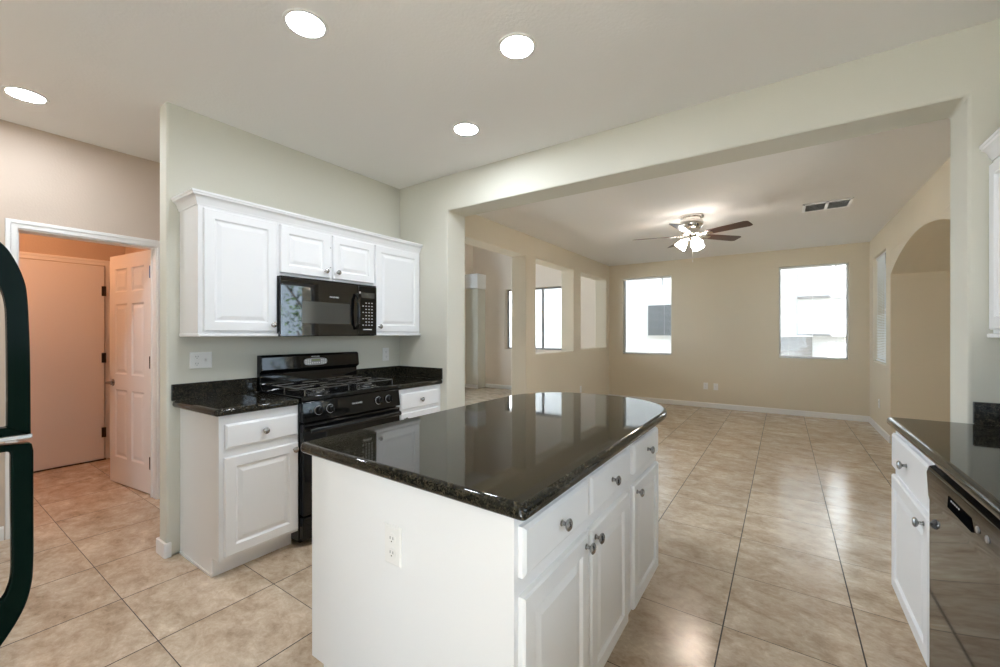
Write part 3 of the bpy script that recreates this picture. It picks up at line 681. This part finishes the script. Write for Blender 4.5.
bm = B(); box(bm, dw + 0.003, MW - 0.001, -0.006, 0.024, z0 + 0.004, z1 - 0.011); kp = link('control_panel', bm, M['black_gloss'], mw, bevel=0.004)
bm = B(); box(bm, 0.605, 0.725, -0.0075, -0.0055, 1.560, 1.600); link('clock_display', bm, M['dark_glass'], kp)
bm = B()
for j in range(8):
    for i in range(4):
        if (i == 0 and j % 2): continue
        box(bm, 0.614 + i * 0.027, 0.627 + i * 0.027, -0.0075, -0.0055, 1.350 + j * 0.024, 1.357 + j * 0.024)
box(bm, 0.62, 0.70, -0.0075, -0.0055, 1.316, 1.324)
link('keypad', bm, M['print_silver'], kp)
bm = B(); box(bm, 0.001, MW - 0.001, 0.0, 0.024, z1 - 0.010, z1 - 0.001); vt = link('vent_grille', bm, M['black_enamel'], mw)
bm = B(); box(bm, 0.585, 0.595, -0.0125, -0.0055, 1.590, 1.604); link('status_light', bm, M['print_white'], kp)

# ------------------------------------------------------------------ right-hand counter run
PX = 0.435
c = empty('base_cabinet', (PX, 2.645, 0), -PI / 2); tag(c, 'white single-door base cabinet beside the dishwasher', 'cabinet')
base_body(c, 2.645 - 2.012, XR - PX - 0.002, toe=0.12)
cab_drawer(c, 0.025, 0.61, 0.672, 0.830); cab_door(c, 0.025, 0.61, 0.122, 0.640, (0.565, 0.610))
dws = empty('dishwasher', (0.412, 2.008, 0), -PI / 2); tag(dws, 'glossy black dishwasher under the counter across from the island', 'dishwasher')
DWW = 0.60
bm = B(); box(bm, 0.004, DWW - 0.004, 0.03, 0.60, 0.10, 0.855); box(bm, 0.01, DWW - 0.01, 0.08, 0.60, 0.0, 0.10); link('dishwasher_body', bm, M['black_enamel'], dws)
bm = B(); prism(bm, [(0.003, 0.105), (0.003, 0.72), (0.0, 0.735), (-0.004, 0.815), (0.002, 0.836), (0.016, 0.842), (0.030, 0.842), (0.030, 0.105)], 'x', 0.002, DWW - 0.002)
dd = link('dishwasher_door', bm, M['dw_front'], dws, smooth=True, angle=25)
bm = B(); prism(bm, [(0.225, 0.770), (0.232, 0.806), (0.410, 0.806), (0.417, 0.770)], 'y', -0.0052, 0.0); link('handle_recess_shade', bm, M['shade_black'], dd)  # raised black patch standing in for shade in the handle pocket
bm = B()
for i in range(5): lathe(bm, [(0.0028, 0), (0.0028, 0.0008)], (0.262 + i * 0.016, -0.0052, 0.799), (0, -1, 0), 8)
link('indicator_lights', bm, M['print_white'], dd)
for x in (0.455, 0.515):
    bm = B(); lathe(bm, [(0.009, 0), (0.009, 0.002), (0.008, 0.003)], (x, -0.003, 0.792), (0, -1, 0), 18); link('button', bm, M['panel_grey'], dd)
c = empty('base_cabinet', (PX, 1.405, 0), -PI / 2); tag(c, 'white sink base cabinet on the camera side of the dishwasher', 'cabinet')
base_body(c, 0.80, XR - PX - 0.002, toe=0.12)
cab_drawer(c, 0.03, 0.39, 0.672, 0.822); cab_drawer(c, 0.41, 0.77, 0.672, 0.822); cab_door(c, 0.03, 0.39, 0.135, 0.64, (0.36, 0.6)); cab_door(c, 0.41, 0.77, 0.135, 0.64, (0.44, 0.6))
ct = slab('granite_countertop', [(0.401, 0.60), (XR - 0.001, 0.60), (XR - 0.001, YB - 0.001), (0.401, YB - 0.001)], 0.861, ZC, M['granite'])
tag(ct, 'long black granite countertop above the dishwasher', 'countertop')
bm = B(); box(bm, XR - 0.021, XR - 0.001, 0.60, YB - 0.021, ZC, ZC + 0.095); box(bm, 0.680, XR - 0.001, YB - 0.021, YB - 0.001, ZC, ZC + 0.095); link('backsplash', bm, M['granite'], ct, bevel=0.003)
upper(1.60, YB - 0.002, 1.290, 2.045, 'white wall cabinet above the dishwasher counter', [(0.02, 0.51, 1.306, 2.005, (0.475, 1.36)), (0.53, 1.04, 1.306, 2.005, (0.565, 1.36))], rot=-PI / 2, X=0.740)
bm = crown(2.024, [((0.7395, YB - 0.001), (-1, 0)), ((0.7395, 1.5995), (-1, -1)), ((XR - 0.001, 1.5995), (0, -1))])
o = link('crown_moulding', bm, M['cab_white'], smooth=True, angle=35); tag(o, 'white crown moulding on the cabinet above the dishwasher counter', 'moulding')

# ------------------------------------------------------------------ refrigerator (only its door handles reach into the frame)
fx0, fx1 = -2.03, -1.275
fr_ = empty('refrigerator', (0, 0, 0)); tag(fr_, 'black refrigerator with two long loop handles, at the picture edge', 'refrigerator')
bm = B(); box(bm, fx0, fx1, -0.72, 0.005, 0.03, 1.74); link('refrigerator_body', bm, M['fridge_black'], fr_, bevel=0.01)
def spline(P, k=5):
    out = []
    for i in range(len(P) - 1):
        p0, p1, p2, p3 = P[max(i - 1, 0)], P[i], P[i + 1], P[min(i + 2, len(P) - 1)]
        for j in range(k):
            t = j / k; out.append(tuple(0.5 * (2 * p1[c] + (p2[c] - p0[c]) * t + (2 * p0[c] - 5 * p1[c] + 4 * p2[c] - p3[c]) * t * t + (3 * p1[c] - p0[c] - 3 * p2[c] + p3[c]) * t ** 3) for c in (0, 1)))
    return out + [P[-1]]
def loop(parent, outer, inner, xa, xb):
    bm = B(); n = len(outer)
    A = [[bm.verts.new((x, p[0], p[1])) for p in outer] for x in (xa, xb)]; I = [[bm.verts.new((x, p[0], p[1])) for p in inner] for x in (xa, xb)]
    for i in range(n - 1):
        for q in ((A[0][i], A[0][i + 1], I[0][i + 1], I[0][i]), (A[1][i], I[1][i], I[1][i + 1], A[1][i + 1]), (A[0][i], A[1][i], A[1][i + 1], A[0][i + 1]), (I[0][i], I[0][i + 1], I[1][i + 1], I[1][i])): bm.faces.new(q)
    for e in (0, n - 1): bm.faces.new((A[0][e], I[0][e], I[1][e], A[1][e]))
    bmesh.ops.recalc_face_normals(bm, faces=bm.faces)
    return link('door_handle', bm, M['fridge_black'], parent, bevel=0.0105, seg=5)
SPL = 1.083
bm = B(); box(bm, fx0, fx1, 0.007, 0.058, SPL + 0.006, 1.74); fd = link('freezer_door', bm, M['fridge_black'], fr_, bevel=0.012, seg=3)
_R = math.cos(YAW), math.sin(YAW)
def YZ(x, y, X=-1.30):
    rx = -math.sin(YAW) + (x - 500) / 415 * math.cos(YAW); ry_ = math.cos(YAW) + (x - 500) / 415 * math.sin(YAW)
    t_ = X / rx; return (ry_ * t_, 1.29 + (333.5 - y) / 415 * t_)
up_o = [(-60, 200), (-30, 222), (0, 243), (12, 257), (22, 277), (26.4, 297), (29, 350), (30, 435.5)]
up_i = [(-60, 235), (-30, 252), (-6, 275), (0, 288), (4, 300), (6, 320), (6.6, 380), (6.6, 427)]
h_ = loop(fd, spline([YZ(*p) for p in up_o]) + [(YZ(30, 436.5)[0], YZ(0, 436.5)[1]), (0.058, YZ(0, 436.5)[1])], spline([YZ(*p) for p in up_i]) + [(YZ(6, 428)[0], YZ(0, 428)[1]), (0.058, YZ(0, 428)[1])], -1.315, -1.29)
bm = B(); box(bm, fx0, fx1, 0.007, 0.058, 0.06, SPL - 0.006); fd2 = link('refrigerator_door', bm, M['fridge_black'], fr_, bevel=0.012, seg=3)
lo_o = [(0.058, YZ(0, 442)[1]), YZ(31, 442)] + spline([YZ(33, 450), YZ(33, 500), YZ(33, 557), YZ(30.6, 585), YZ(21.6, 611), YZ(0, 645), YZ(-30, 680), YZ(-60, 700)])
lo_i = [(0.058, YZ(0, 451)[1]), YZ(9, 451)] + spline([YZ(10, 455), YZ(10.3, 500), YZ(10.8, 550), YZ(10.5, 575), YZ(7, 589), YZ(0, 601), YZ(-30, 632), YZ(-60, 655)])
loop(fd2, [tuple(p) for p in lo_o], [tuple(p) for p in lo_i], -1.315, -1.29)
bm = B(); y_e = YZ(31.5, 440)[0]
prism(bm, [(0.006, YZ(0, 441.5)[1]), (y_e, YZ(0, 441.5)[1]), (y_e, YZ(0, 437)[1]), (0.006, YZ(0, 437)[1])], 'x', -1.318, -1.287); link('divider_strip', bm, M['steel'], fr_, bevel=0.0015)

# ------------------------------------------------------------------ ceiling: recessed lights, vent, fan
def can(x, y, label, m='lamp_face', src=None):
    r = empty('recessed_light', (x, y, H)); tag(r, label, 'ceiling light', 'recessed ceiling lights')
    bm = B(); lathe(bm, [(0.073, -0.003), (0.076, -0.006), (0.088, -0.004), (0.090, -0.0005), (0.073, -0.0005)], (0, 0, 0), (0, 0, 1), 36); link('trim_ring', bm, M['trim_white'], r, smooth=True)
    bm = B(); lathe(bm, [(0.0, -0.004), (0.073, -0.004), (0.073, -0.001), (0.0, -0.001)], (0, 0, 0), (0, 0, 1), 36); link('lamp', bm, M[m], r)
can(-1.700, 1.007, 'recessed ceiling light in front of the tall wall cabinet')
can(-1.022, 1.639, 'recessed ceiling light over the middle of the island')
can(-1.710, 2.113, 'recessed ceiling light closest to the beam')
can(-3.500, 0.424, 'recessed ceiling light in front of the hallway doorway')
for o_ in [o for o in bpy.data.objects if o.name.startswith('recessed_light')]: del o_['group']
vt = empty('ceiling_vent', (0.372, 5.47, H)); tag(vt, 'white two-section air vent in the living room ceiling', 'vent')
bm = B(); hx, hy = 0.203, 0.165
prism(bm, [(-hx, -hy), (hx, -hy), (hx, hy), (-hx, hy)], 'z', -0.0035, -0.0015)
box(bm, -hx, -hx + 0.026, -hy, hy, -0.012, -0.0005); box(bm, hx - 0.026, hx, -hy, hy, -0.012, -0.0005); box(bm, -hx, hx, -hy, -hy + 0.026, -0.012, -0.0005); box(bm, -hx, hx, hy - 0.026, hy, -0.012, -0.0005); box(bm, -0.013, 0.013, -hy, hy, -0.012, -0.0005)
link('vent_frame', bm, M['vent_white'], vt)
bm = B(); box(bm, -hx + 0.02, hx - 0.02, -hy + 0.02, hy - 0.02, -0.0045, -0.0036); link('duct_shade', bm, M['shade_black'], vt)  # flat black sheet standing in for shade in the duct
for s in (-1, 1):
    x0, x1 = (-hx + 0.026, -0.013) if s < 0 else (0.013, hx - 0.026)
    for k in range(5):
        y = -hy + 0.045 + k * 0.053; bm = B()
        prism(bm, [(y + 0.019, -0.0050), (y + 0.022, -0.0050), (y + 0.003, -0.018), (y, -0.018)], 'x', x0, x1); link('louvre', bm, M['vent_white'], vt)

fan = empty('ceiling_fan', (-0.86, 5.14, H)); tag(fan, 'chrome flush ceiling fan with dark wood blades and lit glass shades', 'ceiling fan')
bm = B(); lathe(bm, [(0.0, 0), (0.125, 0), (0.125, -0.018), (0.098, -0.030), (0.098, -0.045), (0.118, -0.055), (0.122, -0.095), (0.112, -0.125), (0.085, -0.150), (0.085, -0.182), (0.105, -0.190), (0.105, -0.212), (0.07, -0.226), (0.0, -0.226)], (0, 0, 0), (0, 0, 1), 40); link('motor_housing', bm, M['chrome'], fan, smooth=True, angle=35)
for k in range(5):
    a = math.radians(49 + 72 * k); ca, sa = math.cos(a), math.sin(a)
    Mx = Matrix.Rotation(a, 4, 'Z') @ Matrix.Translation((0, 0, -0.217)) @ Matrix.Rotation(math.radians(-13), 4, 'X')
    bm = B(); w0, w1 = 0.052, 0.066
    pl = [(0.19, -w0), (0.60, -w1), (0.632, -w1 + 0.008), (0.642, -w1 + 0.022), (0.642, w1 - 0.022), (0.632, w1 - 0.008), (0.60, w1), (0.19, w0), (0.175, w0 - 0.02), (0.175, -w0 + 0.02)]
    prism(bm, pl, 'z', -0.003, 0.003); bmesh.ops.transform(bm, matrix=Mx, verts=bm.verts); bl = link('fan_blade', bm, M['walnut'], fan, bevel=0.0015)
    bm = B(); prism(bm, [(0.075, -0.014), (0.16, -0.012), (0.185, -0.032), (0.235, -0.030), (0.245, 0.0), (0.235, 0.030), (0.185, 0.032), (0.16, 0.012), (0.075, 0.014)], 'z', -0.008, -0.0035); bmesh.ops.transform(bm, matrix=Mx, verts=bm.verts); link('blade_bracket', bm, M['chrome'], bl, bevel=0.001)
bm = B(); lathe(bm, [(0.0, -0.226), (0.045, -0.226), (0.06, -0.234), (0.062, -0.258), (0.045, -0.275), (0.0, -0.278)], (0, 0, 0), (0, 0, 1), 30); link('light_kit', bm, M['chrome'], fan, smooth=True, angle=35)
for k in range(3):
    a = math.radians(-55 + 120 * k); d = Vector((math.cos(a) * 0.62, math.sin(a) * 0.62, -0.78)).normalized(); p = Vector((math.cos(a) * 0.05, math.sin(a) * 0.05, -0.248))
    bm = B(); lathe(bm, [(0.014, 0), (0.020, 0.012), (0.024, 0.03), (0.0, 0.03)], p, d, 16); so = link('lamp_socket', bm, M['chrome'], fan, smooth=True)
    bm = B(); lathe(bm, [(0.024, 0.026), (0.040, 0.045), (0.052, 0.075), (0.058, 0.105), (0.066, 0.125), (0.062, 0.125), (0.050, 0.10), (0.03, 0.05), (0.0, 0.045)], p, d, 24); link('glass_shade', bm, M['shade_glow'], fan, smooth=True)
bm = B(); cyl(bm, (0.015, -0.03, -0.26), (0.015, -0.03, -0.50), 0.0016, 6); lathe(bm, [(0.0, 0), (0.005, 0.006), (0.005, 0.028), (0, 0.032)], (0.015, -0.03, -0.53), (0, 0, 1), 8); link('pull_chain', bm, M['trim_white'], fan)
bm = B(); cyl(bm, (0.06, 0.0, -0.24), (0.06, 0.0, -0.385), 0.0014, 6); lathe(bm, [(0.0, 0), (0.006, 0.006), (0.006, 0.025), (0, 0.03)], (0.06, 0.0, -0.41), (0, 0, 1), 8); link('pull_chain', bm, M['trim_white'], fan)

# warm ceiling lamp of the laundry room, a lamp further along the hallway
r = empty('ceiling_lamp', (-4.95, 0.35, H)); tag(r, 'round flush ceiling lamp inside the warm laundry room', 'ceiling lamp')
bm = B(); lathe(bm, [(0.0, 0), (0.15, 0), (0.15, -0.02), (0.0, -0.02)], (0, 0, 0), (0, 0, 1), 30); link('lamp_base', bm, M['chrome'], r)
bm = B(); lathe(bm, [(0.135, -0.021), (0.13, -0.06), (0.08, -0.095), (0.0, -0.105)], (0, 0, 0), (0, 0, 1), 30); link('lamp_shade', bm, M['warm_face'], r, smooth=True)

# ------------------------------------------------------------------ outside
bm = B(); box(bm, -25, 25, -25, 30, -0.30, -0.15); o = link('ground', bm, M['gravel']); struct(o)
bm = B(); box(bm, -6, 4.8, -9, -3.4, -0.15, -0.02); struct(link('patio', bm, M['concrete']))  # unseen bright slab added to bounce sunlight onto the kitchen ceiling
hs = empty('house', (0, 11.2, -0.15)); tag(hs, 'neighbouring white stucco house outside the far windows', 'house')
bm = B(); box(bm, -9, 0.28, 0.15, 0.55, 0, 4.2); box(bm, 0.28, 6, 0, 0.55, 1.41, 4.2); box(bm, 0.28, 6, 0.15, 0.55, 0, 1.41); link('house_wall', bm, M['stucco'], hs)
bm = B(); box(bm, 0.26, 6, -0.05, 0.0, 2.19, 2.25); box(bm, 0.26, 6, -0.05, 0.0, 1.38, 1.43); link('ledge', bm, M['block'], hs)
bm = B(); box(bm, -3.0, -2.2, 0.10, 0.15, 1.35, 2.22); w_ = link('window_frame', bm, M['stucco'], hs)
bm = B(); box(bm, -2.95, -2.25, 0.08, 0.10, 1.39, 2.18); link('window_pane', bm, M['ext_dark'], w_)
gw = empty('garden_wall', (0, 10.6, -0.15)); tag(gw, 'low grey block wall between the houses', 'wall')
bm = B(); box(bm, -0.75, 0.5, 0, 0.2, 0, 1.37); link('block_courses', bm, M['block'], gw)
bm = B(); box(bm, -0.77, 0.5, -0.02, 0.22, 1.37, 1.40); link('coping', bm, M['stucco'], gw)
# side yard: fence wall and a leafy tree seen reflected in the microwave door
sf = empty('garden_wall', (5.0, 2, -0.15)); tag(sf, 'side yard block wall beyond the patio door', 'wall')
bm = B(); box(bm, 0, 0.2, -10, 8, 0, 1.25); link('block_courses', bm, M['block'], sf)
def tree(x, y, h, r, n, label):
    t = empty('leafy_tree', (x, y, -0.15)); tag(t, label, 'tree')
    bm = B(); tube(bm, [(0, 0, 0), (0.05, 0.02, h * 0.4), (0, 0.06, h * 0.75)], 0.06, 8)
    for k in range(5):
        a = k * 1.3; tube(bm, [(0.03, 0.02, h * (0.3 + 0.08 * k)), (math.cos(a) * r * 0.6, math.sin(a) * r * 0.6, h * (0.5 + 0.09 * k))], 0.025, 6)
    link('trunk', bm, M['bark'], t)
    bm = B(); rnd = random.Random(3)
    for k in range(n):
        v = Vector((rnd.gauss(0, 1), rnd.gauss(0, 1), rnd.gauss(0, 1))).normalized() * r * rnd.random() ** 0.4
        c_ = Vector((0, 0, h * 0.68)) + Vector((v.x, v.y, v.z * 1.1)); s = rnd.uniform(0.04, 0.08)
        u = Vector((rnd.gauss(0, 1), rnd.gauss(0, 1), rnd.gauss(0, 1))).normalized(); w = u.orthogonal().normalized()
        bm.faces.new([bm.verts.new(c_ + q) for q in (u * s, w * s * 0.5, -u * s, -w * s * 0.5)])
    link('foliage', bm, M['leaf'], t)
tree(4.1, 5.6, 3.0, 0.8, 420, 'leafy tree in the side yard beyond the patio door')
